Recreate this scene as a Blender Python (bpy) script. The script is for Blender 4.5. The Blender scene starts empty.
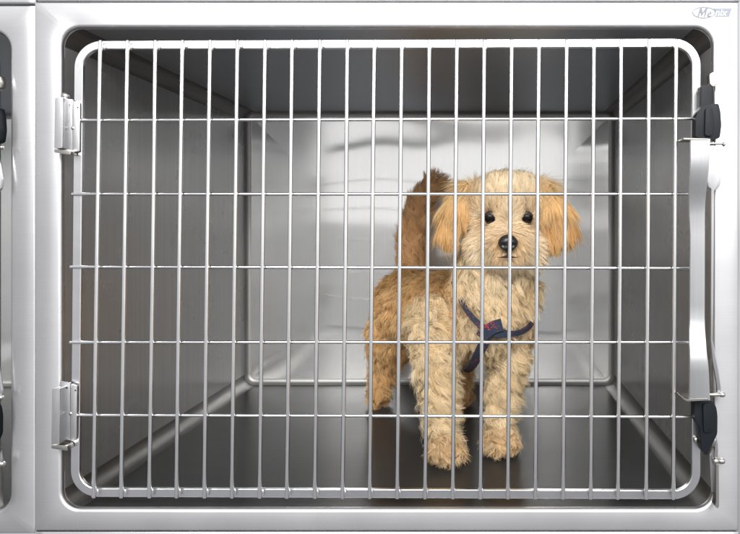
import bpy, bmesh, math, random
import numpy as np
from mathutils import Vector, Matrix, kdtree

rng = np.random.default_rng(7)
random.seed(7)
scene = bpy.context.scene
COL = scene.collection

# ------------------------------------------------------------------ layout
S = 0.0013          # metres per photo unit in the plane of the door
D = 0.87            # camera to door
H = 0.3761          # eye height above the cage floor
def P(px, py, Y):
    k = (D + Y) / D
    return Vector(((px - 485) * S * k, Y, H + (222 - py) * S * k))
def R(r, Y):
    return r * S * (D + Y) / D

# ------------------------------------------------------------------ helpers
def link(o, parent=None):
    COL.objects.link(o)
    if parent is not None:
        o.parent = parent
    return o
def empty(name, label, cat, loc=(0, 0, 0), group=None):
    o = bpy.data.objects.new(name, None)
    o.empty_display_size = 0.05
    o.location = loc
    link(o)
    o['label'] = label
    o['category'] = cat
    if group:
        o['group'] = group
    return o
def from_bm(name, bm, mat, parent=None, smooth=True, angle=35):
    me = bpy.data.meshes.new(name)
    bm.normal_update()
    bm.to_mesh(me)
    bm.free()
    if smooth:
        for p in me.polygons:
            p.use_smooth = True
        me.set_sharp_from_angle(angle=math.radians(angle))
    me.materials.append(mat)
    o = bpy.data.objects.new(name, me)
    return link(o, parent)

def add_tube(bm, pts, r, n=12, caps=True, closed=False):
    pts = [Vector(p) for p in pts]
    rs = r if isinstance(r, (list, tuple)) else [r] * len(pts)
    rings = []
    ref = None
    m = len(pts)
    for i, p in enumerate(pts):
        if closed:
            t = (pts[(i + 1) % m] - pts[i - 1]).normalized()
        else:
            t = (pts[min(i + 1, m - 1)] - pts[max(i - 1, 0)]).normalized()
        if ref is None:
            ref = Vector((0, 1, 0)) if abs(t.y) < .9 else Vector((1, 0, 0))
        u = (ref - t * ref.dot(t)).normalized()
        v = t.cross(u)
        ref = u
        rings.append([bm.verts.new(p + (u * math.cos(a) + v * math.sin(a)) * rs[i])
                      for a in [2 * math.pi * j / n for j in range(n)]])
    for i in range(m if closed else m - 1):
        a, b = rings[i], rings[(i + 1) % m]
        for j in range(n):
            bm.faces.new((a[j], a[(j + 1) % n], b[(j + 1) % n], b[j]))
    if caps and not closed:
        bm.faces.new(rings[0][::-1])
        bm.faces.new(rings[-1])
    return rings

def rod(bm, a, b, r, n=12, rnd=None):
    """a straight rod with rounded ends"""
    a, b = Vector(a), Vector(b)
    t = (b - a).normalized()
    e = r * .7 if rnd is None else rnd
    pts = [a, a + t * e * .3, a + t * e, b - t * e, b - t * e * .3, b]
    add_tube(bm, pts, [r * .45, r * .8, r, r, r * .8, r * .45], n)

def plate(outline, y0, y1, bevel=.0008, seg=2, yf=None):
    """outline in photo units (at depth y0) extruded from y0 to y1; yf(px,py) adds depth"""
    bm = bmesh.new()
    f, b = [], []
    for (x, y) in outline:
        dy = yf(x, y) if yf else 0
        p = P(x, y, y0)
        f.append(bm.verts.new((p.x, y0 + dy, p.z)))
        b.append(bm.verts.new((p.x, y1 + dy, p.z)))
    n = len(outline)
    bm.faces.new(f)
    bm.faces.new(b[::-1])
    for i in range(n):
        bm.faces.new((f[i], b[i], b[(i + 1) % n], f[(i + 1) % n]))
    bmesh.ops.recalc_face_normals(bm, faces=bm.faces)
    if bevel:
        bmesh.ops.bevel(bm, geom=bm.edges[:], offset=bevel, segments=seg, affect='EDGES', clamp_overlap=True, profile=.6)
    return bm

def arc_round(pts, r, n=6):
    """round the corners of a polygon"""
    out = []
    m = len(pts)
    for i in range(m):
        p0, p, p1 = Vector(pts[i - 1]), Vector(pts[i]), Vector(pts[(i + 1) % m])
        a = (p0 - p); b = (p1 - p)
        rr = min(r, a.length * .45, b.length * .45)
        A = p + a.normalized() * rr
        B = p + b.normalized() * rr
        for j in range(n + 1):
            t = j / n
            q = A.lerp(p, t).lerp(p.lerp(B, t), t)
            out.append((q.x, q.y))
    return out

# ------------------------------------------------------------------ materials
def nodes_of(name):
    m = bpy.data.materials.new(name)
    m.use_nodes = True
    nt = m.node_tree
    bs = nt.nodes['Principled BSDF']
    return m, nt, bs
def N(nt, t, **kw):
    n = nt.nodes.new(t)
    for k, v in kw.items():
        setattr(n, k, v)
    return n

def steel(name, base, rough, aniso=0.0, axis='X', grain=(900, 900, 6), grain_amt=.12, wave=0.0, wave_scale=3.0,
          tint=None, grain_bump=.0, dirt=.0, haze=0.0, haze_rough=.5):
    m, nt, bs = nodes_of(name)
    L = nt.links.new
    bs.inputs['Metallic'].default_value = 1.0
    tc = N(nt, 'ShaderNodeTexCoord')
    mp = N(nt, 'ShaderNodeMapping')
    mp.inputs['Scale'].default_value = grain
    L(tc.outputs['Object'], mp.inputs['Vector'])
    nz = N(nt, 'ShaderNodeTexNoise')
    nz.inputs['Scale'].default_value = 1.0
    nz.inputs['Detail'].default_value = 3
    L(mp.outputs[0], nz.inputs['Vector'])
    big = N(nt, 'ShaderNodeTexNoise')
    big.inputs['Scale'].default_value = 5.0
    big.inputs['Detail'].default_value = 4
    L(tc.outputs['Object'], big.inputs['Vector'])
    # colour
    mr = N(nt, 'ShaderNodeMapRange')
    mr.inputs['From Min'].default_value = .25; mr.inputs['From Max'].default_value = .75
    mr.inputs['To Min'].default_value = 1 - grain_amt; mr.inputs['To Max'].default_value = 1 + grain_amt * .4
    L(nz.outputs['Fac'], mr.inputs['Value'])
    mr2 = N(nt, 'ShaderNodeMapRange')
    mr2.inputs['From Min'].default_value = .3; mr2.inputs['From Max'].default_value = .7
    mr2.inputs['To Min'].default_value = 1 - .06 - dirt; mr2.inputs['To Max'].default_value = 1.0
    L(big.outputs['Fac'], mr2.inputs['Value'])
    mu = N(nt, 'ShaderNodeMath', operation='MULTIPLY')
    L(mr.outputs[0], mu.inputs[0]); L(mr2.outputs[0], mu.inputs[1])
    vm = N(nt, 'ShaderNodeVectorMath', operation='SCALE')
    c = (base, base, base) if not hasattr(base, '__len__') else base
    vm.inputs[0].default_value = c
    L(mu.outputs[0], vm.inputs['Scale'])
    L(vm.outputs[0], bs.inputs['Base Color'])
    # roughness
    mr3 = N(nt, 'ShaderNodeMapRange')
    mr3.inputs['To Min'].default_value = rough * .8; mr3.inputs['To Max'].default_value = rough * 1.2
    L(big.outputs['Fac'], mr3.inputs['Value'])
    L(mr3.outputs[0], bs.inputs['Roughness'])
    if aniso:
        bs.inputs['Anisotropic'].default_value = aniso
        tg = N(nt, 'ShaderNodeCombineXYZ')
        for q in 'XYZ':
            tg.inputs[q].default_value = 1.0 if q == axis else 0.0
        L(tg.outputs[0], bs.inputs['Tangent'])
    if wave or grain_bump:
        nrm = None
        if wave:
            wn = N(nt, 'ShaderNodeTexNoise')
            wn.inputs['Scale'].default_value = wave_scale
            wn.inputs['Detail'].default_value = 0
            L(tc.outputs['Object'], wn.inputs['Vector'])
            v1 = N(nt, 'ShaderNodeVectorMath', operation='SUBTRACT')
            v1.inputs[1].default_value = (.5, .5, .5)
            L(wn.outputs['Color'], v1.inputs[0])
            v2 = N(nt, 'ShaderNodeVectorMath', operation='SCALE')
            v2.inputs['Scale'].default_value = wave * wave_scale * 2.2
            L(v1.outputs[0], v2.inputs[0])
            gn_ = N(nt, 'ShaderNodeNewGeometry')
            v3 = N(nt, 'ShaderNodeVectorMath', operation='ADD')
            L(gn_.outputs['Normal'], v3.inputs[0]); L(v2.outputs[0], v3.inputs[1])
            b1 = N(nt, 'ShaderNodeVectorMath', operation='NORMALIZE')
            L(v3.outputs[0], b1.inputs[0])
            nrm = b1
        if grain_bump:
            b2 = N(nt, 'ShaderNodeBump')
            b2.inputs['Strength'].default_value = 1.0
            b2.inputs['Distance'].default_value = grain_bump
            L(nz.outputs['Fac'], b2.inputs['Height'])
            if nrm:
                L(nrm.outputs[0], b2.inputs['Normal'])
            nrm = b2
        L(nrm.outputs[0], bs.inputs['Normal'])
    if haze:                                   # fine scuffing: part of the light leaves in a broad lobe
        b2 = N(nt, 'ShaderNodeBsdfPrincipled')
        b2.inputs['Metallic'].default_value = 1.0
        b2.inputs['Roughness'].default_value = haze_rough
        L(vm.outputs[0], b2.inputs['Base Color'])
        mx = N(nt, 'ShaderNodeMixShader')
        hz = N(nt, 'ShaderNodeMapRange')
        hz.inputs['To Min'].default_value = haze * .7; hz.inputs['To Max'].default_value = min(1, haze * 1.3)
        L(big.outputs['Fac'], hz.inputs['Value']); L(hz.outputs[0], mx.inputs[0])
        L(bs.outputs[0], mx.inputs[1]); L(b2.outputs[0], mx.inputs[2])
        L(mx.outputs[0], nt.nodes['Material Output'].inputs['Surface'])
    return m

def plain(name, col, rough=.5, metal=0.0, bump=0.0, bscale=300, coat=0.0, var=.15):
    m, nt, bs = nodes_of(name)
    L = nt.links.new
    tc = N(nt, 'ShaderNodeTexCoord')
    nz = N(nt, 'ShaderNodeTexNoise')
    nz.inputs['Scale'].default_value = bscale; nz.inputs['Detail'].default_value = 4
    L(tc.outputs['Object'], nz.inputs['Vector'])
    mr = N(nt, 'ShaderNodeMapRange')
    mr.inputs['To Min'].default_value = 1 - var; mr.inputs['To Max'].default_value = 1 + var
    L(nz.outputs['Fac'], mr.inputs['Value'])
    vm = N(nt, 'ShaderNodeVectorMath', operation='SCALE')
    vm.inputs[0].default_value = col
    L(mr.outputs[0], vm.inputs['Scale'])
    L(vm.outputs[0], bs.inputs['Base Color'])
    bs.inputs['Roughness'].default_value = rough
    bs.inputs['Metallic'].default_value = metal
    bs.inputs['Coat Weight'].default_value = coat
    if bump:
        b = N(nt, 'ShaderNodeBump')
        b.inputs['Distance'].default_value = bump
        L(nz.outputs['Fac'], b.inputs['Height'])
        L(b.outputs[0], bs.inputs['Normal'])
    return m

M = {}
M['front'] = steel('brushed_front_steel', (.575, .577, .59), .27, .9, 'Z', (7, 700, 700), .04, wave=.003, wave_scale=4.0, dirt=.03, haze=.35, haze_rough=.55)
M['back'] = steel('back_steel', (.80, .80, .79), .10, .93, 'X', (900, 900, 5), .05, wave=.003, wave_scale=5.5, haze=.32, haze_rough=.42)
M['side'] = steel('side_steel', (.50, .505, .51), .28, .9, 'Y', (700, 240, 3), .10, wave=.0012, wave_scale=4, haze=.6, haze_rough=.6)  # base darkened in place of the dim reflections on the side walls
M['floor'] = steel('floor_steel', (.098, .098, .099), .32, .9, 'Y', (8, 500, 500), .18, haze=.35, haze_rough=.55, dirt=.05)  # same steel; its dim reflection is put into a much darker base colour
M['ceil'] = steel('ceiling_steel', (.42, .445, .48), .34, .9, 'Y', (8, 500, 500), .06, haze=.4)  # darker bluish base stands in for the ceiling's dim reflection
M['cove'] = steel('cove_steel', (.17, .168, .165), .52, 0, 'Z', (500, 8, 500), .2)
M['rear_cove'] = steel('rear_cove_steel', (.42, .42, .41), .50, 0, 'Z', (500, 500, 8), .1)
M['rod'] = steel('rod_steel', (.83, .835, .84), .24, 0, 'Z', (40, 40, 40), .05)
M['bar'] = steel('door_frame_steel', (.64, .645, .66), .27, 0, 'Z', (60, 60, 60), .05, dirt=.04)
M['hinge'] = steel('hinge_steel', (.50, .50, .51), .40, 0, 'Z', (600, 60, 60), .10, dirt=.05)
M['handle'] = steel('handle_steel', (.58, .585, .595), .34, .3, 'X', (600, 600, 8), .06, dirt=.03)
M['bolt'] = steel('bolt_steel', (.48, .465, .44), .26, 0, 'Z', (60, 60, 60), .05)
M['black'] = plain('black_plastic', (.004, .006, .009), .5, bump=.00012, bscale=900)
M['logo'] = plain('logo_grey', (.17, .19, .225), .5, var=.05)
M['logo_dark'] = plain('logo_dark_grey', (.13, .145, .175), .5, var=.05)
M['logo_white'] = plain('logo_white', (.62, .64, .67), .5, var=.03)
M['nose'] = plain('wet_nose', (.010, .009, .010), .32, bump=.0005, bscale=900, coat=.3)
M['eye'] = plain('dark_eye', (.006, .004, .003), .2, coat=.0, bscale=20)
M['lip'] = plain('dark_lip', (.03, .018, .018), .45, bscale=200)

def strap_mat(thr=.18):
    m, nt, bs = nodes_of('navy_harness_webbing')
    L = nt.links.new
    tc = N(nt, 'ShaderNodeTexCoord')
    vo = N(nt, 'ShaderNodeTexVoronoi')
    vo.inputs['Scale'].default_value = 62
    nz = N(nt, 'ShaderNodeTexNoise'); nz.inputs['Scale'].default_value = 260
    mixv = N(nt, 'ShaderNodeMixRGB'); mixv.inputs[0].default_value = .05
    L(tc.outputs['Object'], nz.inputs['Vector'])
    L(tc.outputs['Object'], mixv.inputs[1]); L(nz.outputs['Color'], mixv.inputs[2])
    L(mixv.outputs[0], vo.inputs['Vector'])
    cr = N(nt, 'ShaderNodeValToRGB')
    cr.color_ramp.elements[0].position = thr; cr.color_ramp.elements[0].color = (.42, .012, .025, 1)
    cr.color_ramp.elements[1].position = thr + .04; cr.color_ramp.elements[1].color = (.008, .017, .034, 1)
    L(vo.outputs['Distance'], cr.inputs['Fac'])
    weave = N(nt, 'ShaderNodeTexNoise'); weave.inputs['Scale'].default_value = 900
    L(tc.outputs['Object'], weave.inputs['Vector'])
    mr = N(nt, 'ShaderNodeMapRange'); mr.inputs['To Min'].default_value = .6; mr.inputs['To Max'].default_value = 1.5
    L(weave.outputs['Fac'], mr.inputs['Value'])
    vm = N(nt, 'ShaderNodeVectorMath', operation='SCALE')
    L(cr.outputs['Color'], vm.inputs[0]); L(mr.outputs[0], vm.inputs['Scale'])
    L(vm.outputs[0], bs.inputs['Base Color'])
    bs.inputs['Roughness'].default_value = .8
    b = N(nt, 'ShaderNodeBump'); b.inputs['Distance'].default_value = .0006
    L(weave.outputs['Fac'], b.inputs['Height']); L(b.outputs[0], bs.inputs['Normal'])
    return m
M['strap'] = strap_mat()
M['strap_red'] = strap_mat(.30)

def fur_mat():
    m = bpy.data.materials.new('dog_fur')
    m.use_nodes = True
    nt = m.node_tree
    nt.nodes.clear()
    L = nt.links.new
    at = N(nt, 'ShaderNodeAttribute', attribute_name='Col')
    out = N(nt, 'ShaderNodeOutputMaterial')
    pr = N(nt, 'ShaderNodeBsdfPrincipled')
    pr.inputs['Roughness'].default_value = .5
    pr.inputs['Specular IOR Level'].default_value = .35
    tr = N(nt, 'ShaderNodeBsdfTranslucent')
    mx = N(nt, 'ShaderNodeMixShader'); mx.inputs[0].default_value = .50
    L(at.outputs['Color'], pr.inputs['Base Color']); L(at.outputs['Color'], tr.inputs['Color'])
    L(pr.outputs[0], mx.inputs[1]); L(tr.outputs[0], mx.inputs[2])
    L(mx.outputs[0], out.inputs['Surface'])
    return m
M['fur'] = fur_mat()
M['skin'] = plain('dog_skin', (.50, .35, .19), .8, bscale=60, var=.25)

M['black'].node_tree.nodes['Principled BSDF'].inputs['Specular IOR Level'].default_value = .22
M['eye'].node_tree.nodes['Principled BSDF'].inputs['Specular IOR Level'].default_value = .16
M['lid'] = plain('dark_lid', (.014, .008, .006), .6, bscale=400)

# ------------------------------------------------------------------ the cage
cage = empty('dog_cage', 'stainless steel dog cage with a closed barred door and a curly dog inside', 'cage', (0, .3, 0), 'stacked steel cages')
def sub(o, parent):
    """parent keeping world coordinates"""
    o.parent = parent
    o.matrix_parent_inverse = parent.matrix_world.inverted() if False else Matrix.Translation(-Vector(parent.location)) if parent.type == 'EMPTY' else Matrix.Identity(4)
    return o
def cpart(name, bm, mat, parent=cage, **kw):
    o = from_bm(name, bm, mat, None, **kw)
    return sub(o, parent)

FY = 0.006                      # front face of the panel
BY = 0.69                       # rear wall
k0 = (D + FY) / D
p_tl = P(61.0, 27.2, FY); p_br = P(713.2, 509.6, FY)
X0, X1, ZT, ZB = p_tl.x, p_br.x, p_tl.z, 0.0
RC = .024                       # corner radius of the opening
# perimeter of the opening: counter-clockwise from the bottom left, tagged by segment
NA = 10
def perimeter(inset=0.0, rc=RC):
    x0, x1, z0, z1 = X0 + inset, X1 - inset, ZB + inset, ZT - inset
    r = max(rc - inset, .0005)
    cs = [(x1 - r, z0 + r, -90), (x1 - r, z1 - r, 0), (x0 + r, z1 - r, 90), (x0 + r, z0 + r, 180)]
    pts = []
    for (cx, cz, a0) in cs:
        for j in range(NA + 1):
            a = math.radians(a0 + 90 * j / NA)
            pts.append((cx + r * math.cos(a), cz + r * math.sin(a)))
    return pts      # 4*(NA+1); segments between corner groups are the straight walls
PN = 4 * (NA + 1)
# front panel ----------------------------------------------------
px_l, px_r, py_t, py_b = 36.3, 738.8, 2.0, 531.0
OX0, OX1 = P(34.0, 0, FY).x, P(738.8, 0, FY).x
OZ0, OZ1 = P(0, 531.0, FY).z, P(0, 2.0, FY).z
def outer_pts(d=0.0):
    x0, x1, z0, z1 = OX0 + d, OX1 - d, OZ0 + d, OZ1 - d
    res = []
    per = perimeter()
    for i, (x, z) in enumerate(per):
        c, j = divmod(i, NA + 1)
        t = j / NA
        if c == 0:
            res.append((x + (x1 - x) * min(1, 2 * t), z0) if t < .5 else (x1, z0 + (z - z0) * (2 * t - 1)))
        elif c == 1:
            res.append((x1, z + (z1 - z) * min(1, 2 * t)) if t < .5 else (x1 + (x - x1) * (2 * t - 1), z1))
        elif c == 2:
            res.append((x + (x0 - x) * min(1, 2 * t), z1) if t < .5 else (x0, z1 + (z - z1) * (2 * t - 1)))
        else:
            res.append((x0, z + (z0 - z) * min(1, 2 * t)) if t < .5 else (x0 + (x - x0) * (2 * t - 1), z0))
    return res
bm = bmesh.new()
loops = []
def ring(pts, y):
    return [bm.verts.new((x, y, z)) for (x, z) in pts]
rb = .0042
loops.append(ring(perimeter(), FY + rb + .0035))
for j in range(5):
    a = math.radians(90 * j / 4)
    loops.append(ring(perimeter(-rb * (1 - math.cos(a))), FY + rb - rb * math.sin(a)))
ro = .0025
for j in range(5):
    a = math.radians(90 * j / 4)
    loops.append(ring(outer_pts(ro * (1 - math.sin(a))), FY + ro * (1 - math.cos(a))))
loops.append(ring(outer_pts(0), FY + .022))
for a, b in zip(loops, loops[1:]):
    for i in range(PN):
        j = (i + 1) % PN
        try:
            bm.faces.new((a[i], a[j], b[j], b[i]))
        except ValueError:
            pass
bmesh.ops.remove_doubles(bm, verts=bm.verts, dist=1e-6)
bmesh.ops.recalc_face_normals(bm, faces=bm.faces)
front_panel = cpart('front_panel', bm, M['front'], angle=50)
# tub: straight extrusion of the opening with a coved rear edge --------------
y_start = FY + rb + .0038
RB = .012
def tub_part(name, idx, mat, ys, label=None):
    bm = bmesh.new()
    rows = []
    for (y, ins) in ys:
        per = perimeter(ins)
        rows.append([bm.verts.new((per[i % PN][0], y, per[i % PN][1])) for i in idx])
    for a, b in zip(rows, rows[1:]):
        for i in range(len(idx) - 1):
            bm.faces.new((a[i], b[i], b[i + 1], a[i + 1]))
    o = cpart(name, bm, mat, angle=60)
    if label:
        o['label'] = label
    return o
long_ys = [(y_start + (BY - .0040 - RB - y_start) * t / 8, 0) for t in range(9)]
G = NA + 1
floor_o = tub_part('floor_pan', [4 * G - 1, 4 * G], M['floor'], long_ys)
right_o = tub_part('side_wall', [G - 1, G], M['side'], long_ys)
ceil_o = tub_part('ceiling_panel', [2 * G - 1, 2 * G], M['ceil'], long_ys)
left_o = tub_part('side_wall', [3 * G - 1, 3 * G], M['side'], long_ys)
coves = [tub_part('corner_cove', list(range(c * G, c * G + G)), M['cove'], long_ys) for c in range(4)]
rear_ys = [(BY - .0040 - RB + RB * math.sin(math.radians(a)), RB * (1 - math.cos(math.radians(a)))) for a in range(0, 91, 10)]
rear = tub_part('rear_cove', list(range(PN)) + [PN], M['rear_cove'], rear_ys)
bm = bmesh.new()
rows = []
RW = RB
def dish(d):                                    # dished shape added to brighten reflections at the rim, which leans forward
    q = max(0.0, 1 - d / .13)
    return -.0040 * q ** 3
for t in [0, .004, .010, .018, .028, .040, .055, .075, .10, .135, .18, .25]:
    per = perimeter(RW + t)
    rows.append([bm.verts.new((x, BY + .0002 + dish(t) + .0040 - .0038, z)) for (x, z) in per])
for a, b in zip(rows, rows[1:]):
    for i in range(PN):
        j = (i + 1) % PN
        bm.faces.new((a[i], a[j], b[j], b[i]))
bm.faces.new(rows[-1])
bmesh.ops.recalc_face_normals(bm, faces=bm.faces)
if sum(f.normal.y for f in bm.faces) > 0:
    bmesh.ops.reverse_faces(bm, faces=bm.faces)
back_o = cpart('back_wall', bm, M['back'], angle=60)

# logo ------------------------------------------------------------
LY = FY - .0006
def flat(name, rings_or_pts, mat, parent, y, hole=None):
    bm = bmesh.new()
    if hole is None:
        vs = [bm.verts.new((P(x, py, FY).x, y, P(x, py, FY).z)) for (x, py) in rings_or_pts]
        f = bm.faces.new(vs)
    else:
        a = [bm.verts.new((P(x, py, FY).x, y, P(x, py, FY).z)) for (x, py) in rings_or_pts]
        b = [bm.verts.new((P(x, py, FY).x, y, P(x, py, FY).z)) for (x, py) in hole]
        n = len(a)
        for i in range(n):
            bm.faces.new((a[i], a[(i + 1) % n], b[(i + 1) % n], b[i]))
    bm.normal_update()
    for f in bm.faces:
        if f.normal.y > 0:
            f.normal_flip()
    o = from_bm(name, bm, mat, None, smooth=False)
    return sub(o, parent)
ell = [(704 + 12 * math.cos(t), 12.6 + 6.1 * math.sin(t)) for t in np.linspace(0, 2 * math.pi, 48, endpoint=False)]
ell2 = [(704 + 10.5 * math.cos(t), 12.6 + 4.7 * math.sin(t)) for t in np.linspace(0, 2 * math.pi, 48, endpoint=False)]
logo = flat('maker_logo', ell, M['logo'], front_panel, LY, ell2)
logo.matrix_parent_inverse = Matrix.Identity(4)
flat('logo_band', [(713.2, 8.2), (732, 8.2), (729.2, 16.9), (713.4, 16.9), (715.6, 15), (716.3, 12.6), (715.6, 10.2)], M['logo'], front_panel, LY)
def text(name, s, px, py, h_px, mat, parent, shear=.25, bold=.004):
    cu = bpy.data.curves.new(name, 'FONT')
    cu.body = s
    cu.size = h_px * S
    cu.shear = shear
    cu.offset = bold * h_px * S
    tmp = bpy.data.objects.new(name, cu)
    COL.objects.link(tmp)
    bpy.context.view_layer.update()
    me = bpy.data.meshes.new_from_object(tmp.evaluated_get(bpy.context.evaluated_depsgraph_get()))
    bpy.data.objects.remove(tmp)
    p = P(px, py, FY)
    me.transform(Matrix.Translation((p.x, LY - .0004, p.z)) @ Matrix.Rotation(math.radians(90), 4, 'X'))
    me.materials.clear(); me.materials.append(mat)
    o = bpy.data.objects.new(name, me)
    COL.objects.link(o)
    return sub(o, parent)
mo = [(698, 16.4), (698, 8.4), (700.4, 8.4), (702, 12.4), (703.6, 8.4), (706, 8.4), (706, 16.4), (704.3, 16.4), (704.3, 11.4), (702.6, 15.6), (701.4, 15.6), (699.7, 11.4), (699.7, 16.4)]
flat('logo_lettering', [(x - .6 + .28 * (16.4 - y), y) for (x, y) in mo], M['logo_dark'], front_panel, LY - .0004)
text('logo_lettering', 'e', 706.2, 16.4, 10.2, M['logo_dark'], front_panel, .28, .010)
text('logo_lettering', 'nix', 714.4, 15.9, 9.6, M['logo_white'], front_panel, .28, .006)

# door ----------------------------------------------------------
def dq(u, v):
    """door quad in photo units (it hangs a touch out of square)"""
    tl, tr, bl, br = (74.2, 40.6), (700.9, 38.2), (70.1, 497.0), (700.9, 499.4)
    x = (tl[0] * (1 - u) + tr[0] * u) * (1 - v) + (bl[0] * (1 - u) + br[0] * u) * v
    y = (tl[1] * (1 - u) + tr[1] * u) * (1 - v) + (bl[1] * (1 - u) + br[1] * u) * v
    return x, y
def frame_loop(ins, rad):
    W, Hh = 627.0, 459.0
    pts = []
    for (cx, cy, a0) in [(W - ins - rad, ins + rad, -90), (W - ins - rad, Hh - ins - rad, 0), (ins + rad, Hh - ins - rad, 90), (ins + rad, ins + rad, 180)]:
        for j in range(13):
            a = math.radians(a0 + 90 * j / 12)
            pts.append(((cx + rad * math.cos(a)) / W, (cy + rad * math.sin(a)) / Hh))
    return [dq(u, v) for (u, v) in pts]
FW, Y0f, Y1f = 8.6, .0066, .0130
bm = bmesh.new()
prof = [(.7, Y0f), (0, Y0f + .0008), (0, Y1f - .0008), (.7, Y1f), (FW - .7, Y1f), (FW, Y1f - .0008), (FW, Y0f + .0008), (FW - .7, Y0f)]
rgs = []
for ins, y in prof:
    rgs.append([bm.verts.new((P(a, b, .0066).x, y, P(a, b, .0066).z)) for (a, b) in frame_loop(ins, 27 - ins)])
nl = len(rgs[0])
for i in range(len(prof)):
    a, b = rgs[i], rgs[(i + 1) % len(prof)]
    for j in range(nl):
        bm.faces.new((a[j], a[(j + 1) % nl], b[(j + 1) % nl], b[j]))
bmesh.ops.recalc_face_normals(bm, faces=bm.faces)
door = cpart('door', bm, M['bar'], angle=40)
door['label'] = 'barred cage door with a rounded flat frame'
for i in range(22):
    t = i / 21
    xt = 100.6 + (676.3 - 100.6) * t
    xb = 94.0 + (673.4 - 94.0) * t
    wob = random.uniform(-.35, .35)
    a = P(xt + wob, 39.0 + 1.2 * (1 - t), 0); b = P(xb + wob, 498.0 + 1.6 * t, 0)
    bm = bmesh.new()
    bow = random.uniform(-.0005, .0005)
    tt = (b - a).normalized()
    r = .00265
    pts = [a, a + tt * .0006, a + tt * .002]
    for q in (.25, .5, .75):
        p = a.lerp(b, q); p.x += bow * math.sin(q * math.pi); pts.append(p)
    pts += [b - tt * .002, b - tt * .0006, b]
    add_tube(bm, pts, [r * .5, r * .85, r, r, r, r, r, r * .85, r * .5], 14)
    for e in (.012, .988):                     # weld beads where the bar meets the frame
        c = a.lerp(b, e)
        bmesh.ops.create_uvsphere(bm, u_segments=12, v_segments=8, radius=.0024, matrix=Matrix.Translation((c.x + random.uniform(.0014, .0024), .0046, c.z + random.uniform(-.0008, .0008))) @ Matrix.Diagonal((.95, .8, random.uniform(1.5, 2.1), 1)))
    cpart('vertical_bar', bm, M['rod'], door, angle=50)
for (yl, yr, xl, xr) in [(120.4, 118.6, 55.5, 700), (194, 194, 71.5, 697), (266.9, 268.2, 70, 697), (342.3, 342.2, 69.5, 697), (415, 416.8, 52, 700)]:
    bm = bmesh.new()
    rod(bm, P(xl, yl, .0046), P(xr, yr, .0046), .0022, 12)
    cpart('horizontal_bar', bm, M['rod'], door, angle=50)

# hinges ----------------------------------------------------------
def hinge(xb0, xb1, yb0, yb1, xp, yp0, yp1, gap):
    """knuckle barrel, two leaves and the pin caps; everything in photo units"""
    bm = plate(arc_round([(xb0, yb0 + .5), (xb1, yb0), (xb1 - .8, yb1), (xb0 - .8, yb1 + .5)], 1.2, 4), -.013, .004, .0018, 3)
    h = cpart('hinge', bm, M['hinge'], cage, angle=40)
    bm = plate(arc_round([(xb1 - .3, yp0), (gap, yp0 + 1.5), (gap - .2, yp1 - 1.5), (xb1 - 1.2, yp1 - 4)], .8, 3), .0015, .0034, .0004, 2)
    cpart('leaf', bm, M['hinge'], h, angle=40)
    bm = plate(arc_round([(gap + .4, yp0 + 3), (xp, yp0 + 5), (xp - .5, yp1 - 2), (gap, yp1 - 1)], .8, 3), .0005, .0030, .0004, 2)
    cpart('leaf', bm, M['hinge'], h, angle=40)
    bm = bmesh.new()
    rod(bm, P(xb1 + 3, yb0 - 4, .0045), P(xb1 + 3, yb0 + 3, .0045), .0050, 14)
    cpart('pin_cap', bm, M['bolt'], h, angle=40)
    bm = plate(arc_round([(xb0 - .8, yb1 + .9), (xb1 + 7, yb1 + 1.5), (xb1 + 8, yb1 + 7), (xb0 - .8, yb1 + 4.5)], 2, 4), -.008, .005, .001, 2)
    cpart('pin_cap', bm, M['bolt'], h, angle=40)
    for (sx, sy) in ((gap - 4, yp0 + 7), (gap + 5, yp0 + 9.5)):
        bm = bmesh.new()
        p = P(sx, sy, 0)
        rod(bm, (p.x, -.0003, p.z), (p.x, .004, p.z), .0011, 10)
        cpart('stud', bm, M['black'], h)  # black studs drawn for the small dark holes in the leaves
    bm = bmesh.new()
    c = P(gap, (yp0 + yp1) / 2 + 2.5, 0)
    bmesh.ops.create_icosphere(bm, subdivisions=2, radius=.0028, matrix=Matrix.Translation((c.x, .0015, c.z)) @ Matrix.Diagonal((1, .6, 1, 1)))
    cpart('weld', bm, M['bolt'], h)
    return h
hinge(55, 63, 97, 148, 80, 98, 153, 72.6)
hinge(52, 60, 388, 444, 77, 381, 442, 70.2)

# latch -----------------------------------------------------------
def handle_y(x, y):
    """the flat handle bows away from the door towards both ends"""
    if y < 215:
        t = min(1, (215 - y) / 55)
    elif y > 318:
        t = min(1, (y - 318) / 45)
    else:
        t = 0
    return -.012 * t * t * (3 - 2 * t)
ys_h = [140, 148, 160, 172, 184, 192, 202, 215, 235, 260, 285, 305, 318, 330, 342, 352, 360, 370, 384, 398]
def hx(y):
    def seg(pts, y):
        for (a, va), (b, vb) in zip(pts, pts[1:]):
            if a <= y <= b:
                return va + (vb - va) * (y - a) / (b - a)
        return pts[-1][1]
    l = seg([(140, 687.4), (172, 687.2), (192, 687.8), (235, 690), (318, 689.6), (342, 687.8), (360, 686.8), (398, 686.2)], y)
    r = seg([(140, 707.8), (172, 706.4), (192, 705.6), (235, 705.6), (318, 705.4), (352, 704.8), (370, 706.4), (398, 707.6)], y)
    return l, r
bm = bmesh.new()
rows = []
Yh = -.014
for y in ys_h:
    l, r = hx(y)
    dy = handle_y(0, y)
    row = []
    for (x, e) in ((l, .0022), (l + .7, .0004), (l + 3, 0), (r - 3, 0), (r - .7, .0004), (r, .0022)):
        p = P(x, y, Yh)
        row.append(bm.verts.new((p.x, Yh + dy + e, p.z)))
    rows.append(row)
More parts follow.
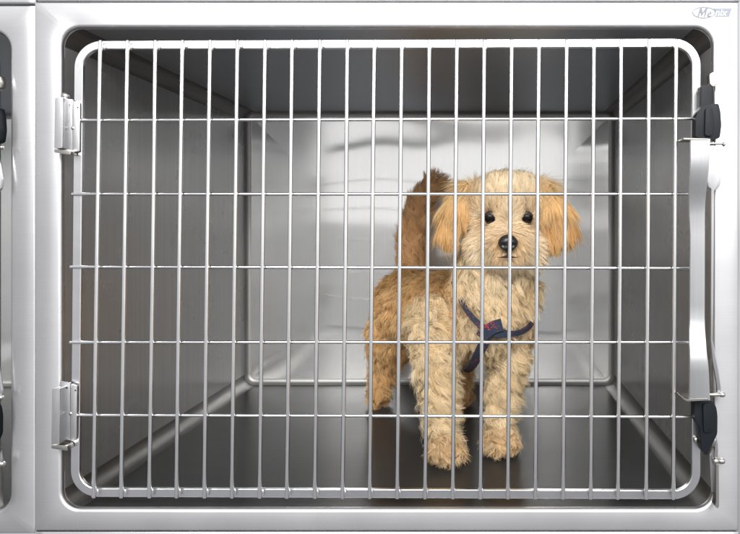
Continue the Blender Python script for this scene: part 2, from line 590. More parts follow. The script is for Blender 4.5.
for a, b in zip(rows, rows[1:]):
    for i in range(5):
        bm.faces.new((a[i], b[i], b[i + 1], a[i + 1]))
bmesh.ops.recalc_face_normals(bm, faces=bm.faces)
bmesh.ops.solidify(bm, geom=bm.faces[:], thickness=.0016)
bmesh.ops.recalc_face_normals(bm, faces=bm.faces)
latch = cpart('latch', bm, M['handle'], angle=40)
latch['label'] = 'long upright steel door latch with black plastic catches'
# end flanges (dark folded edges over and under the handle)
cpart('handle_flange', plate([(683.5, 137.6), (708.5, 138.2), (708.5, 140.2), (683.5, 139.6)], -.027, .001, .0004, 1), M['bolt'], latch)
cpart('handle_flange', plate([(683.0, 397.6), (687, 399.2), (708.5, 398.6), (708.5, 400.6), (687, 401.6), (683.0, 399.4)], -.027, .001, .0004, 1), M['bolt'], latch)
# side lever: a thin upright strip with leaf-shaped ends
lev = [(713.2, 141), (716.5, 150), (719.8, 163), (721.6, 176), (720.6, 185), (717.5, 189.2), (714.2, 190.5), (714.0, 215), (713.4, 300), (712.8, 340),
       (715.2, 352), (719.0, 372), (721.2, 388), (720.8, 394), (717.5, 394), (716.2, 380), (712.6, 360), (711.0, 342), (710.9, 300), (711.4, 215), (711.3, 189), (708.0, 187), (706.8, 176), (708.0, 160), (710.0, 146)]
cpart('side_lever', plate(lev, -.006, -.0015, .0008, 2), M['handle'], latch)
# black plastic catches
cpart('catch', plate(arc_round([(701.2, 84.8), (712.2, 85.4), (712.4, 104), (718.6, 103.4), (720.6, 112), (721.4, 126), (719.8, 138), (709, 141), (709.6, 150), (707.4, 162), (705.4, 158), (706, 141), (700.4, 138), (695.6, 137), (695.8, 117.2), (698.2, 111), (701.0, 107.5)], 2.5, 5), -.010, .006, .0018, 3), M['black'], latch)
cpart('catch', plate(arc_round([(694.6, 401), (711.6, 400), (716.4, 407), (717.6, 416), (717.4, 434), (711.6, 446), (706.6, 456), (702.4, 452), (700.6, 437), (700.2, 427), (694.4, 420)], 3, 5), -.010, .006, .0018, 3), M['black'], latch)
cpart('catch_rib', plate(arc_round([(705.5, 108), (712, 106), (714.5, 122), (712.5, 136), (705, 136)], 3, 5), -.0135, -.0095, .0014, 3), M['black'], latch)
cpart('catch_rib', plate(arc_round([(703, 404), (711, 404), (714.5, 418), (713, 432), (704, 433)], 3, 5), -.0135, -.0095, .0014, 3), M['black'], latch)
cpart('striker_tab', plate(arc_round([(709.6, 74), (714.8, 71.6), (718.6, 71.8), (719.8, 78), (718.6, 84.6), (713.5, 86.8), (710.2, 84.6)], 2, 5), -.0065, .0055, .001, 3), M['bolt'], latch)
def pin(x0, x1, y, Y, r, name='pin'):
    bm = bmesh.new()
    rod(bm, P(x0, y, Y), P(x1, y, Y), r, 14)
    return cpart(name, bm, M['bolt'], latch, angle=40)
pin(707.5, 724.8, 143.6, -.008, .0016)
pin(722.2, 725.2, 144.4, -.008, .0030, 'pin_head')
pin(706.5, 722, 394.6, -.008, .0026)
pin(719.4, 725.0, 394.6, -.008, .0034, 'pin_head')
pin(712.6, 718.6, 461, -.006, .0048, 'pin_head')
pin(718.4, 724.8, 461, -.006, .0040, 'pin_head')
bm = bmesh.new()
add_tube(bm, [P(714.2, 438, -.004), P(715.4, 443, -.004), P(715.8, 450, -.004), P(715.6, 458, -.004)], .0028, 12)
cpart('spring_arm', bm, M['bolt'], latch)
bm = bmesh.new()
c = P(713.4, 441, -.004)
bmesh.ops.create_uvsphere(bm, u_segments=16, v_segments=10, radius=.0058, matrix=Matrix.Translation(c) @ Matrix.Diagonal((.8, .6, 1.25, 1)))
cpart('pin_head', bm, M['bolt'], latch)
cpart('release_lever', plate([(716.4, 464), (718.8, 464), (719.2, 506), (717.8, 508.6), (715.0, 506.4), (716.2, 502)], -.010, .0035, .0004, 1), M['bolt'], latch)
cpart('keeper_plate', plate(arc_round([(709.6, 455), (713.6, 446), (715.8, 462), (713.6, 492), (711.4, 492)], 1, 3), .0035, .0056, .0004, 2), M['handle'], latch)
bm = bmesh.new()
p = P(697.2, 441, 0)
bmesh.ops.create_uvsphere(bm, u_segments=16, v_segments=10, radius=.0042, matrix=Matrix.Translation((p.x, .0045, p.z)) @ Matrix.Diagonal((.9, .7, 1, 1)))
cpart('stud', bm, M['bolt'], latch)
bm = bmesh.new()
p = P(699.6, 91, 0)
bmesh.ops.create_uvsphere(bm, u_segments=16, v_segments=10, radius=.0046, matrix=Matrix.Translation((p.x, .0055, p.z)) @ Matrix.Diagonal((.6, .7, 1.3, 1)))
cpart('stud', bm, M['bolt'], latch)

# neighbouring cages: the same cage, only what the photograph shows of each --------
def copy_cage(name_label, off, keep):
    r = cage.copy()
    COL.objects.link(r)
    r.location = Vector(cage.location) + Vector(off)
    r['label'] = name_label
    for ch in list(cage.children):
        if ch not in keep:
            continue
        c = ch.copy(); COL.objects.link(c); c.parent = r
        c.matrix_parent_inverse = Matrix.Translation((-.0085 if keep[ch] is not None and ch in (door, latch) else 0, 0, 0)) @ ch.matrix_parent_inverse
        for g in ch.children:
            if keep[ch] and g.name.split('.')[0] in keep[ch]:
                d = g.copy(); COL.objects.link(d); d.parent = c
                d.matrix_parent_inverse = g.matrix_parent_inverse.copy()
    return r
LP = {'handle_flange', 'side_lever', 'catch', 'catch_rib', 'striker_tab', 'pin', 'pin_head', 'spring_arm', 'release_lever', 'keeper_plate'}
copy_cage('neighbouring cage cut off at the left edge, with only its latch edge showing', (-.9215, .001, -.0040),
          {front_panel: set(), right_o: None, back_o: None, left_o: None, floor_o: None, ceil_o: None, rear: None, coves[0]: None, coves[1]: None, door: None, latch: LP})
copy_cage('cage stacked above, with only a sliver of its bottom rim showing', (0.002, .002, (531 - 1.0) * S * k0 + .0004), {front_panel: set()})
copy_cage('cage stacked above the left neighbour, with only a thin strip of rim showing', (-.9215, .001, (531 - 3.0) * S * k0 - .0002), {front_panel: set()})
copy_cage('cage stacked below, with only a sliver of its top rim showing', (0.001, .002, -(531 - 1.2) * S * k0 - .0012), {front_panel: set()})

# ------------------------------------------------------------------ the dog
# skeleton: tapered capsules  (x, y, depth, radius) -> (x, y, depth, radius), photo units for x, y, r
PAW = (.74, .55, .31); CREAM = (.91, .77, .53); PALE = (.93, .82, .63); GOLD = (.80, .55, .255); TAN = (.88, .64, .34); BROWN = (.86, .60, .33); WARM = (.80, .55, .27)
caps = []
def cap(region, a, b, comb, ln, lift, curl, col, rt=None):
    A, B = P(*a[:3]), P(*b[:3])
    caps.append(dict(region=region, a=np.array(A), b=np.array(B), ra=R(a[3], a[2]), rb=R(b[3], b[2]),
                     comb=np.array(comb, float), ln=ln, lift=lift, curl=curl, col=np.array(col)))
BK = (-.45, .8, -.35)
cap('coat', (478, 312, .28, 33), (442, 310, .385, 34), (-.4, .3, -.8), .021, .4, 1.3, WARM)
cap('coat', (442, 310, .385, 34), (408, 310, .48, 31), (-.4, .3, -.8), .018, .38, 1.0, TAN)
cap('coat', (408, 304, .49, 31), (400, 325, .50, 27), (-.4, .1, -.9), .018, .38, 1.0, GOLD)
cap('coat', (490, 290, .245, 34), (490, 318, .238, 32), (0, -.3, -1), .024, .4, 1.1, CREAM)
cap('coat', (514, 288, .255, 20), (514, 322, .25, 22), (.2, -.3, -1), .021, .4, 1.2, CREAM)
cap('coat', (470, 292, .27, 26), (470, 315, .27, 28), (-.2, -.3, -1), .021, .4, 1.4, WARM)
cap('coat', (495, 270, .245, 34), (503, 248, .240, 33), (0, -.2, -1), .025, .4, .8, CREAM)
cap('head', (505, 221, .218, 34), (505, 214, .220, 32), (0, -.25, 1), .028, .5, .25, PALE)
cap('head', (497, 211, .224, 25), (515, 209, .224, 26), (0, -.25, 1), .030, .5, .25, PALE)
cap('head', (507, 243, .190, 23), (508, 246, .162, 14), (0, .35, -1), .014, .35, .15, PALE)
cap('head', (485, 243, .205, 15), (489, 252, .200, 13), (-.3, .1, -1), .016, .30, .2, PALE)
cap('head', (528, 243, .205, 15), (525, 252, .200, 13), (.3, .1, -1), .016, .30, .2, PALE)
cap('coat', (436, 322, .26, 23), (437, 366, .222, 15), (0, -.1, -1), .020, .45, 1.7, CREAM)
cap('coat', (437, 366, .222, 15), (443, 428, .198, 10.5), (0, 0, -1), .0195, .5, 1.9, CREAM)
cap('coat', (444, 445, .192, 12.5), (446, 450, .170, 12), (0, -.6, -.6), .017, .45, 1.0, PAW)
for q in (-11.4, -3.9, 3.9, 11.4):
    cap('coat', (445.5 + q, 452 + abs(q) * -.12, .172, 5.5), (446 + q * 1.12, 455.5 - abs(q) * .16, .148 + abs(q) * .0008, 5.2), (0, -.7, -.5), .009, .3, .7, PAW)
    cap('coat', (500.5 + q, 442 + abs(q) * -.12, .208, 5.5), (500 + q * 1.12, 447.0 - abs(q) * .16, .186 + abs(q) * .0008, 5.2), (0, -.7, -.5), .009, .3, .7, PAW)
cap('coat', (510, 320, .26, 21), (508, 366, .242, 13.5), (0, -.1, -1), .020, .45, 1.7, CREAM)
cap('coat', (508, 366, .242, 13.5), (501, 420, .230, 9.5), (0, 0, -1), .0195, .5, 1.9, CREAM)
cap('coat', (501, 434, .228, 12.5), (500, 440, .208, 12), (0, -.6, -.6), .017, .45, 1.0, PAW)
cap('coat', (396, 328, .49, 25), (385, 360, .512, 12), (-.2, 0, -1), .020, .45, 1.0, TAN)
cap('coat', (385, 360, .512, 12), (380, 386, .505, 9), (0, 0, -1), .016, .5, 1.0, TAN)
cap('coat', (379, 392, .497, 9), (379, 395, .478, 8.5), (0, -.6, -.6), .014, .45, .9, TAN)
cap('coat', (448, 328, .50, 22), (458, 360, .52, 11), (0, 0, -1), .020, .45, 1.0, TAN)
cap('coat', (458, 360, .52, 11), (461, 386, .515, 8.5), (0, 0, -1), .016, .5, 1.0, TAN)
cap('coat', (461, 391, .507, 9), (461, 394, .488, 8.5), (0, -.6, -.6), .014, .45, .9, BROWN)
cap('tail', (413, 282, .51, 12), (411, 240, .535, 9), (-.15, 0, 1), .025, .35, .5, BROWN)
cap('tail', (411, 240, .535, 9), (420, 205, .53, 8), (.1, 0, 1), .027, .4, .5, BROWN)
cap('tail', (420, 205, .53, 8), (434, 185, .52, 5.5), (.5, 0, .9), .027, .4, .4, BROWN)
cap('ear_hair', (468, 191, .216, 9), (455, 207, .208, 10), (-.35, -.1, -1), .026, .10, .15, (.86, .66, .38))
cap('ear_hair', (460, 203, .206, 10), (450, 222, .205, 9), (.02, -.1, -1), .027, .10, .15, GOLD)
cap('ear_hair', (542, 191, .216, 9), (557, 208, .206, 10), (.38, -.1, -1), .026, .10, .15, (.86, .66, .38))
cap('ear_hair', (550, 204, .206, 11), (563, 221, .204, 9), (.06, -.1, -1), .027, .10, .15, GOLD)
cap('ear_hair', (549, 208, .206, 10), (554, 226, .205, 9), (0, -.1, -1), .027, .10, .15, GOLD)

bm = bmesh.new()
def add_capsule(bm, a, b, ra, rb):
    n = max(2, int((np.linalg.norm(b - a)) / (min(ra, rb) * .35)) + 1)
    for i in range(n + 1):
        t = i / n
        c = a + (b - a) * t
        bmesh.ops.create_icosphere(bm, subdivisions=2, radius=ra + (rb - ra) * t, matrix=Matrix.Translation(Vector(c)))
for c in caps:
    add_capsule(bm, c['a'], c['b'], c['ra'], c['rb'])
me = bpy.data.meshes.new('body')
bm.to_mesh(me); bm.free()
tmp = bpy.data.objects.new('body_tmp', me)
COL.objects.link(tmp)
md = tmp.modifiers.new('r', 'REMESH'); md.mode = 'VOXEL'; md.voxel_size = .0042
ms = tmp.modifiers.new('s', 'SMOOTH'); ms.factor = .5; ms.iterations = 6
bpy.context.view_layer.update()
me2 = bpy.data.meshes.new_from_object(tmp.evaluated_get(bpy.context.evaluated_depsgraph_get()))
bpy.data.objects.remove(tmp)
me2.name = 'body'
for p in me2.polygons:
    p.use_smooth = True
me2.materials.clear(); me2.materials.append(M['skin'])
base = P(455, 0, .33)
dog = empty('dog', 'curly cream and apricot dog in a navy harness standing in the cage', 'dog', (base.x, base.y, 0))
def dpart(o, parent=dog):
    if o.name not in COL.objects:
        COL.objects.link(o)
    return sub(o, parent)
body = bpy.data.objects.new('body', me2)
dpart(body)

# face points
EYES = [P(490.0, 217.5, .170), P(527.0, 217.5, .170)]
NOSE = P(508, 243.5, .138)
MOUTH = P(508, 256, .146)
for e in EYES:
    bm = bmesh.new()
    bmesh.ops.create_uvsphere(bm, u_segments=24, v_segments=16, radius=.0094, matrix=Matrix.Translation(e) @ Matrix.Diagonal((1, .85, 1, 1)))
    eye = dpart(from_bm('eye', bm, M['eye']))
    bm = bmesh.new()
    bmesh.ops.create_uvsphere(bm, u_segments=36, v_segments=24, radius=.0100)
    sx = 1 if e.x > P(508, 0, .17).x else -1
    dead = [f for f in bm.faces if -.0056 < f.calc_center_median().z + sx * f.calc_center_median().x * .22 < .0046 or f.calc_center_median().y > .004]
    bmesh.ops.delete(bm, geom=dead, context='FACES')
    bmesh.ops.transform(bm, matrix=Matrix.Translation(e) @ Matrix.Diagonal((1, .88, 1, 1)), verts=bm.verts)
    lid = from_bm('eyelid', bm, M['lid'])
    lid.parent = eye
bm = bmesh.new()
bmesh.ops.create_uvsphere(bm, u_segments=32, v_segments=24, radius=1)
for v in bm.verts:
    x, y, z = v.co
    w = 1.0 - .28 * max(0, -z)                 # narrower below
    y2 = y
    for sx in (-.45, .45):
        d = math.hypot(x - sx, z + .18)
        if y < 0:
            y2 += .5 * math.exp(-(d / .20) ** 2)
    if y < 0:
        y2 += .25 * math.exp(-(x / .09) ** 2) * (1 if z < .1 else max(0, 1 - (z - .1) * 3))
    v.co = (x * .0152 * w, y2 * .0125, z * .0140)
bmesh.ops.translate(bm, verts=bm.verts, vec=NOSE)
dpart(from_bm('nose', bm, M['nose'], angle=180))
bm = bmesh.new()
add_tube(bm, [P(497, 257.2, .1400), P(501, 257.4, .1362), P(504.5, 257.0, .134), P(508, 256.0, .1325), P(511.5, 257.0, .134), P(515, 257.4, .1362), P(519, 257.2, .1400)], [.0003, .0008, .0018, .0030, .0018, .0008, .0003], 8)
add_tube(bm, [P(508, 249, .132), P(508, 256.2, .1325)], .0010, 8)
dpart(from_bm('mouth', bm, M['lip']))

# ---- harness paths
neck_loop = [P(455, 285, .245), P(460, 297, .222), P(467, 310, .198), P(475, 320, .180), P(484, 328, .168), P(495, 331.5, .163), P(508, 333.5, .170), P(521, 331, .195), P(530, 322, .235),
             P(530, 305, .285), P(510, 285, .33), P(478, 272, .335), P(458, 274, .29)]
belly = [P(492, 326, .160), P(487, 336, .163), P(482, 346, .172), P(477, 356, .186), P(472, 364, .21), P(466, 368, .25), P(458, 366, .32)]
centre = P(480, 318, .285)
neck_loop = [q + (q - P(480, 318, .285)).normalized() * .004 for q in neck_loop]
belly = [q + (q - P(480, 318, .285)).normalized() * .004 for q in belly]
def catmull(pts, n=6, closed=False):
    out = []
    m = len(pts)
    for i in range(m if closed else m - 1):
        p0 = pts[(i - 1) % m] if closed or i else pts[0]
        p1, p2 = pts[i], pts[(i + 1) % m]
        p3 = pts[(i + 2) % m] if closed or i + 2 < m else pts[-1]
        for j in range(n):
            t = j / n
            out.append(.5 * ((2 * p1) + (p2 - p0) * t + (2 * p0 - 5 * p1 + 4 * p2 - p3) * t * t + (3 * p1 - p0 - 3 * p2 + p3) * t ** 3))
    if not closed:
        out.append(pts[-1])
    return out
def strap(bm, pts, width, th=.0022, closed=False):
    rows = []
    m = len(pts)
    for i, p in enumerate(pts):
        t = (pts[(i + 1) % m] - pts[i - 1]) if closed else (pts[min(i + 1, m - 1)] - pts[max(i - 1, 0)])
        t.normalize()
        nrm = (p - centre); nrm -= t * nrm.dot(t); nrm.normalize()
        w = t.cross(nrm)
        hw = (width(i / m) if callable(width) else width) / 2
        rows.append([bm.verts.new(p + w * hw * a + nrm * b) for (a, b) in ((-1, .25 * th), (-.85, th), (.85, th), (1, .25 * th), (1, -th), (-1, -th))])
    for i in range(m if closed else m - 1):
        a, b = rows[i], rows[(i + 1) % m]
        for j in range(6):
            bm.faces.new((a[j], b[j], b[(j + 1) % 6], a[(j + 1) % 6]))
    if not closed:
        bm.faces.new(rows[0]); bm.faces.new(rows[-1][::-1])
    bmesh.ops.recalc_face_normals(bm, faces=bm.faces)
nl_pts = catmull(neck_loop, 6, True)
be_pts = catmull(belly, 6)
bm = bmesh.new()
strap(bm, nl_pts, lambda t: .0085 + .009 * math.exp(-((t - .37) / .07) ** 2), closed=True)
harness = dpart(from_bm('harness', bm, M['strap'], angle=40))
bm = bmesh.new()
strap(bm, be_pts, lambda t: .017 - .004 * t)
cs = from_bm('chest_strap', bm, M['strap'], angle=40)
cs.parent = harness
bm = bmesh.new()
tab = catmull([P(481, 338, .158), P(487, 332, .156), P(494, 327.5, .155), P(502, 325, .158)], 5)
strap(bm, tab, .020)
ct = from_bm('chest_tab', bm, M['strap_red'], angle=40)
ct.parent = harness
strap_pts = np.array([list(p) for p in nl_pts + be_pts + tab])

# ---- fur
A_ = np.array([c['a'] for c in caps]); B_ = np.array([c['b'] for c in caps])
RA = np.array([c['ra'] for c in caps]); RB_ = np.array([c['rb'] for c in caps])
COMB = np.array([c['comb'] / np.linalg.norm(c['comb']) for c in caps]); LN = np.array([c['ln'] for c in caps])
LIFT = np.array([c['lift'] for c in caps]); CURL = np.array([c['curl'] for c in caps]); COLR = np.array([c['col'] for c in caps])
REG = [c['region'] for c in caps]
def capdist(pts):
    d = np.empty((len(pts), len(caps)))
    for i in range(len(caps)):
        ab = B_[i] - A_[i]
        t = np.clip(((pts - A_[i]) @ ab) / max(ab @ ab, 1e-12), 0, 1)
        q = A_[i] + t[:, None] * ab
        d[:, i] = np.linalg.norm(pts - q, axis=1) - (RA[i] + (RB_[i] - RA[i]) * t)
    return d
nv = len(me2.vertices)
co = np.empty(nv * 3); me2.vertices.foreach_get('co', co); co = co.reshape(-1, 3)
vn = np.empty(nv * 3); me2.vertex_normals.foreach_get('vector', vn); vn = vn.reshape(-1, 3)
me2.calc_loop_triangles()
nt_ = len(me2.loop_triangles)
tri = np.empty(nt_ * 3, int); me2.loop_triangles.foreach_get('vertices', tri); tri = tri.reshape(-1, 3)
ta = np.linalg.norm(np.cross(co[tri[:, 1]] - co[tri[:, 0]], co[tri[:, 2]] - co[tri[:, 0]]), axis=1) / 2
tcen = co[tri].mean(axis=1)
td = capdist(tcen)
treg = np.array(REG)[td.argmin(axis=1)]
dens = np.where(treg == 'head', 3.6, np.where(treg == 'ear_hair', 2.2, np.where(treg == 'tail', 1.3, 1.0)))
dens *= np.where(tcen[:, 1] > .42, .7, 1.0)

def sample(n):
    w = ta * dens
    idx = rng.choice(nt_, size=n, p=w / w.sum())
    u = rng.random(n); v = rng.random(n)
    f = u + v > 1
    u[f], v[f] = 1 - u[f], 1 - v[f]
    t = tri[idx]
    p = co[t[:, 0]] * (1 - u - v)[:, None] + co[t[:, 1]] * u[:, None] + co[t[:, 2]] * v[:, None]
    n_ = vn[t[:, 0]] * (1 - u - v)[:, None] + vn[t[:, 1]] * u[:, None] + vn[t[:, 2]] * v[:, None]
    n_ /= np.linalg.norm(n_, axis=1)[:, None]
    return p, n_
def norm(a):
    return a / np.maximum(np.linalg.norm(a, axis=1), 1e-9)[:, None]
def smooth(x, a, b):
    t = np.clip((x - a) / (b - a), 0, 1)
    return t * t * (3 - 2 * t)
HEAD = np.array(P(505, 220, .218))
NO = np.array(NOSE)
EY = np.array([list(e) for e in EYES])

def fields(p, n_):
    d = capdist(p)
    w = np.exp(-np.maximum(d - d.min(axis=1)[:, None], 0) / .006)
    w /= w.sum(axis=1)[:, None]
    reg = np.array(REG)[d.argmin(axis=1)]
    comb = w @ COMB; ln = w @ LN; lift = w @ LIFT; curl = w @ CURL; col = w @ COLR
    # face: hair parts away from the nose and eyes
    hd = reg == 'head'
    rel = p - HEAD
    if hd.any():
        r = p - (NO + np.array([0, .03, 0]))
        rad = norm(r)
        up = smooth(p[:, 2], P(0, 222, .17).z, P(0, 200, .18).z)
        front = smooth(-(rel[:, 1]), -.015, .03)
        face = np.where(hd, (1 - up) * front, 0)
        comb = np.where(hd[:, None], comb * (1 - face)[:, None] + (rad * np.array([1.0, .2, .55]) + np.array([0, .15, -.55])) * face[:, None], comb)
        # crown fans outwards from the middle
        crown = np.where(hd, up, 0)
        fan = norm(rel * np.array([1.0, .6, 1.0]) + np.array([0, -.02, .03]))
        comb = comb * (1 - crown)[:, None] + fan * crown[:, None]
        ln = np.where(hd, ln * (1 - face) + (.012 + .006 * rng.random(len(p))) * face, ln)
        ln = np.where(hd & (p[:, 2] < P(0, 250, .17).z), ln * 1.25, ln)
        # golden mask round the eyes and on the muzzle
        eyed = np.minimum(np.linalg.norm(p - EY[0] - np.array([0, 0, -.002]), axis=1), np.linalg.norm(p - EY[1] - np.array([0, 0, -.002]), axis=1))
        nosed = np.linalg.norm((p - NO) * np.array([.75, .8, 1.0]), axis=1)
        g = np.clip(np.exp(-(eyed / .018) ** 2) * .75 + np.exp(-(nosed / .024) ** 2) * .7, 0, .8) * hd
        col = col * (1 - g)[:, None] + np.array([.76, .52, .25]) * g[:, None]
        rim = np.exp(-(eyed / .0125) ** 4) * hd
        col = col * (1 - .8 * rim)[:, None] + np.array([.10, .055, .025]) * (.8 * rim)[:, None]
        # a little shorter near eye and nose
        near = np.exp(-(eyed / .018) ** 2) + np.exp(-(np.linalg.norm(p - NO, axis=1) / .018) ** 2)
        ln = np.where(hd, ln * np.clip(1 - .72 * near, .25, 1), ln)
        # side of the head under the ears goes warm
        side = hd * smooth(np.abs(rel[:, 0]), .040, .055) * .25
        col = col * (1 - side)[:, None] + np.array([.74, .49, .22]) * side[:, None]
    # back of the body goes golden brown, front of the shoulder pale
    cb = reg == 'coat'
    top = smooth(p[:, 2], P(0, 300, .4).z, P(0, 270, .4).z) * smooth(p[:, 1], .26, .34) * cb
    col = col * (1 - .6 * top)[:, None] + np.array([.64, .36, .14]) * (.38 * top)[:, None]
    pale = smooth(-p[:, 1], -.30, -.22) * cb * .25
    col = col * (1 - pale)[:, None] + np.array(PALE) * pale[:, None]
    # straps press the hair down
    return comb, ln, lift, curl, col, reg

NG = 6500
gp, gn = sample(NG)
gcomb, gln, glift, gcurl, gcol, greg = fields(gp, gn)
def frame(n_, comb, lift):
    tang = norm(comb - n_ * (comb * n_).sum(axis=1)[:, None])
    # where comb points out of the surface keep more lift
    out = np.clip((norm(comb) * n_).sum(axis=1), 0, 1)
    l = np.clip(lift + .5 * out, 0, 1)[:, None]
    d0 = norm(tang * (1 - l) + n_ * (l + .25))
    side = norm(np.cross(d0, n_) + 1e-6)
    return d0, tang, side
gphase = rng.random(NG) * 6.283
gfreq = 1.0 + rng.random(NG) * .9
gamp = .6 + rng.random(NG) * .8
gtilt = rng.normal(0, .45, NG)          # sideways lean of a lock
gbright = rng.normal(1.0, .07, NG)
glen = np.clip(rng.normal(1.0, .15, NG), .65, 1.3)
kd = kdtree.KDTree(NG)
for i, p in enumerate(gp):
    kd.insert(p, i)
kd.balance()

def grow(n, T=8):
    p, n_ = sample(n)
    # leave eyes and nose bare
    keep = np.ones(n, bool)
    for e in EY:
        keep &= np.linalg.norm((p - e - np.array([0, 0, -.0022])) * np.array([.9, .8, 1.0]), axis=1) > .0102
    keep &= np.linalg.norm((p - NO) * np.array([1, .7, 1]), axis=1) > .0125
    p, n_ = p[keep], n_[keep]
    n = len(p)
    g = np.array([kd.find(q)[1] for q in p])
    comb, ln, lift, curl, col, reg = fields(p, n_)
    # strand follows its lock
    comb = norm(comb) + np.cross(n_, norm(comb)) * gtilt[g][:, None] * np.where(reg == 'ear_hair', .3, np.where(reg == 'head', .4, .9))[:, None]
    d0, tang, side = frame(n_, comb, lift)
    ln = ln * (.75 + .5 * rng.random(n)) * np.where(reg == 'coat', glen[g], 1)
    sd = np.full(n, 9.0)
    for s in strap_pts:
        sd = np.minimum(sd, np.linalg.norm(p - s, axis=1))
    ln *= np.where(reg == 'coat', .15 + .85 * smooth(sd, .011, .032), 1)
    stray = rng.random(n) < .02
    ln *= np.where(stray, 1.25, 1)
    ts = np.linspace(0, 1, T)
    pts = np.empty((n, T, 3))
    clump = np.where(reg == 'coat', np.where(p[:, 1] > .33, .50, .68), np.where(reg == 'head', .40, np.where(reg == 'tail', .5, .28)))
    clump = np.where(stray, .15, clump)
    to_g = gp[g] - p
    to_g -= n_ * (to_g * n_).sum(axis=1)[:, None]
    grav = np.array([0, 0, -1.0])
    jit = rng.normal(0, 1, (n, 3))
    for j, t in enumerate(ts):
        bend = t * t
        dirv = d0 * t + (tang * .55 - n_ * .30) * bend + grav * .10 * bend
        ph = gphase[g] + 6.283 * gfreq[g] * t
        amp = curl * gamp[g] * .0044 * np.minimum(1, t * 1.8) * np.minimum(1.1, ln / .022)
        off = side * (np.cos(ph) * amp)[:, None] + n_ * ((np.sin(ph)) * amp * .8)[:, None]
        base_off = -side * (np.cos(gphase[g]) * amp)[:, None] * (1 - t)
        pts[:, j] = p + dirv * ln[:, None] + off + base_off + to_g * (clump * t ** 1.1)[:, None] + jit * (.0011 * t) * np.where(stray, 2.5, 1)[:, None]
    for e in EYES:
        e_ = np.array(e)
        idx = np.where(np.linalg.norm(p - e_, axis=1) < .05)[0]
        q = pts[idx]
        first = np.full(len(idx), 1.0)
        for j in range(T - 1, 0, -1):
            dm = np.hypot((q[:, j, 0] - e_[0]), (q[:, j, 2] - e_[2] + .0018))
            first = np.where((dm < .0066) & (q[:, j, 1] < e_[1] + .004), max(.12, ts[j] - .22), first)
        pts[idx] = p[idx][:, None] + (q - p[idx][:, None]) * first[:, None, None]
    near = np.where(sd < .055)[0]
    if len(near):
        q = pts[near]
        first = np.full(len(near), 1.0)
        for j in range(T - 1, 0, -1):
            dm = np.full(len(near), 9.0)
            for s_ in strap_pts:
                dm = np.minimum(dm, np.linalg.norm(q[:, j] - s_, axis=1))
            first = np.where(dm < .0085, np.minimum(first, max(.12, ts[j] - .25)), first)
        pts[near] = p[near][:, None] + (q - p[near][:, None]) * first[:, None, None]
    # nothing goes through the cage floor
    pts[:, :, 2] = np.maximum(pts[:, :, 2], .0012)
    return p, n_, pts, side, col, reg, g, ln

def ribbons(name, pts, side, n_, col, width, parent=dog):
    n, T, _ = pts.shape
    rot = rng.normal(0, .5, n)
    w = norm(side * np.cos(rot)[:, None] + n_ * np.sin(rot)[:, None])
    prof = np.array([1.0, 1.0, 1.0, .97, .92, .82, .62, .15])
    hw = (width[:, None] * prof[None, :] / 2)[:, :, None] * w[:, None, :]
    verts = np.stack([pts - hw, pts + hw], axis=2).reshape(-1, 3)     # n, T, 2
    base_i = (np.arange(n) * T * 2)[:, None] + (np.arange(T - 1) * 2)[None, :]
    quads = np.stack([base_i, base_i + 1, base_i + 3, base_i + 2], axis=2).reshape(-1, 4)
    me = bpy.data.meshes.new(name)
    me.vertices.add(len(verts)); me.vertices.foreach_set('co', verts.ravel().astype(np.float32))
    nq = len(quads)
    me.loops.add(nq * 4); me.loops.foreach_set('vertex_index', quads.ravel().astype(np.int32))
    me.polygons.add(nq); me.polygons.foreach_set('loop_start', (np.arange(nq) * 4).astype(np.int32))
    me.update(calc_edges=True)
    me.polygons.foreach_set('use_smooth', np.ones(nq, bool))
    at = me.attributes.new('Col', 'FLOAT_COLOR', 'POINT')
    tt = np.linspace(0, 1, T)
    shade = (.86 + .18 * tt)[None, :, None]  # roots darkened in the strand colour, as shading deep in the coat
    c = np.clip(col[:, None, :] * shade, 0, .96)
    c = np.repeat(c[:, :, None, :], 2, axis=2).reshape(-1, 3)
    c4 = np.concatenate([c, np.ones((len(c), 1))], axis=1)
    at.data.foreach_set('color', c4.ravel().astype(np.float32))
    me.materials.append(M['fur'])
    o = bpy.data.objects.new(name, me)
    COL.objects.link(o)
    return sub(o, parent)

NS = 300000
p, n_, pts, side, col, reg, g, ln = grow(NS)
bri = gbright[g] * rng.normal(1, .09, len(p))
col = np.clip(col * bri[:, None], .01, 2)
hue = rng.normal(0, .03, (NG, 1))[g] * np.array([[.4, 0, -1.0]])
col = col * (1 + hue)
col = np.clip(col * np.minimum(1, .90 / col.max(axis=1))[:, None], .01, .92)
# ears: pale streaks over gold
ear = reg == 'ear_hair'
streak = rng.random(NG)[g] < .22
col[ear & streak] = col[ear & streak] * .5 + np.array([.74, .58, .33]) * .5
width = np.where(reg == 'head', .00048, np.where(ear, .00055, .00054)) * (.8 + .5 * rng.random(len(p)))
mid = HEAD[0]
for nm, sel in (('coat', reg == 'coat'), ('head_hair', reg == 'head'), ('tail_hair', reg == 'tail'),
                ('ear_hair', ear & (p[:, 0] < mid)), ('ear_hair', ear & (p[:, 0] >= mid))):
    ribbons(nm, pts[sel], side[sel], n_[sel], col[sel], width[sel])

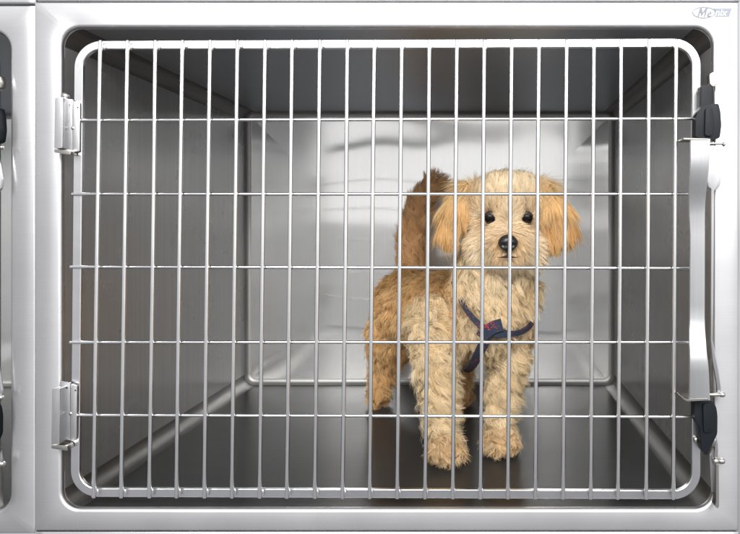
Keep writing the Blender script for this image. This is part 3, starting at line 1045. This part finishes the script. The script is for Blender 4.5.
# ------------------------------------------------------------------ light
def area(name, loc, target, sx, sy, power, color=(1, 1, 1)):
    l = bpy.data.lights.new(name, 'AREA')
    l.shape = 'RECTANGLE'; l.size = sx; l.size_y = sy; l.energy = power; l.color = color
    o = bpy.data.objects.new(name, l)
    COL.objects.link(o)
    o.location = loc
    o.rotation_euler = (Vector(target) - Vector(loc)).to_track_quat('-Z', 'Y').to_euler()
    return o
area('window_light', (.2, -3.3, .84), (.2, 0, .84), 5.2, 1.0, 15, (1.0, .99, .975))
area('front_light', (.05, -2.4, 2.02), (0, .25, .2), 3.8, 1.4, 250, (1.0, .985, .96))
area('side_light', (2.6, -1.6, .9), (.2, 0, .3), 1.8, 2.2, 14, (1.0, .99, .975))

w = bpy.data.worlds.new('World')
scene.world = w
w.use_nodes = True
nt = w.node_tree
bg = nt.nodes['Background']
tc = N(nt, 'ShaderNodeTexCoord')
sp = N(nt, 'ShaderNodeSeparateXYZ')
nt.links.new(tc.outputs['Generated'], sp.inputs[0])
mr = N(nt, 'ShaderNodeMapRange')
mr.inputs['From Min'].default_value = -1; mr.inputs['From Max'].default_value = 1
nt.links.new(sp.outputs['Z'], mr.inputs['Value'])
cr = N(nt, 'ShaderNodeValToRGB')
els = cr.color_ramp.elements
els[0].position = 0; els[0].color = (.30, .30, .31, 1)
els[1].position = 1; els[1].color = (.50, .52, .56, 1)
e = els.new(.35); e.color = (.46, .46, .48, 1)
e = els.new(.42); e.color = (.62, .62, .635, 1)
e = els.new(.5); e.color = (.74, .74, .75, 1)
e = els.new(.65); e.color = (.72, .725, .75, 1)
nt.links.new(mr.outputs[0], cr.inputs['Fac'])
wn = N(nt, 'ShaderNodeTexNoise')
wn.inputs['Scale'].default_value = 2.6; wn.inputs['Detail'].default_value = 3
nt.links.new(tc.outputs['Generated'], wn.inputs['Vector'])
wm = N(nt, 'ShaderNodeMapRange')
wm.inputs['From Min'].default_value = .35; wm.inputs['From Max'].default_value = .65
wm.inputs['To Min'].default_value = .62; wm.inputs['To Max'].default_value = 1.25
nt.links.new(wn.outputs['Fac'], wm.inputs['Value'])
wv = N(nt, 'ShaderNodeVectorMath', operation='SCALE')
nt.links.new(cr.outputs['Color'], wv.inputs[0]); nt.links.new(wm.outputs[0], wv.inputs['Scale'])
nt.links.new(wv.outputs[0], bg.inputs['Color'])
bg.inputs['Strength'].default_value = 1.0

# ------------------------------------------------------------------ camera
cam = bpy.data.cameras.new('Camera')
cam.sensor_width = 36
cam.lens = 36 * (D / S) / 740
cam.shift_x = -115 / 740
cam.shift_y = -45 / 740
cam.clip_start = .02
cam.clip_end = 100
co_ = bpy.data.objects.new('Camera', cam)
COL.objects.link(co_)
co_.location = (0, -D, H)
co_.rotation_euler = (math.radians(90), 0, 0)
scene.camera = co_

scene.render.engine = 'CYCLES'
scene.cycles.use_denoising = True
scene.cycles.max_bounces = 10
scene.cycles.glossy_bounces = 6
scene.view_settings.view_transform = 'Standard'
scene.view_settings.look = 'None'
scene.view_settings.exposure = 0
scene.view_settings.gamma = 1
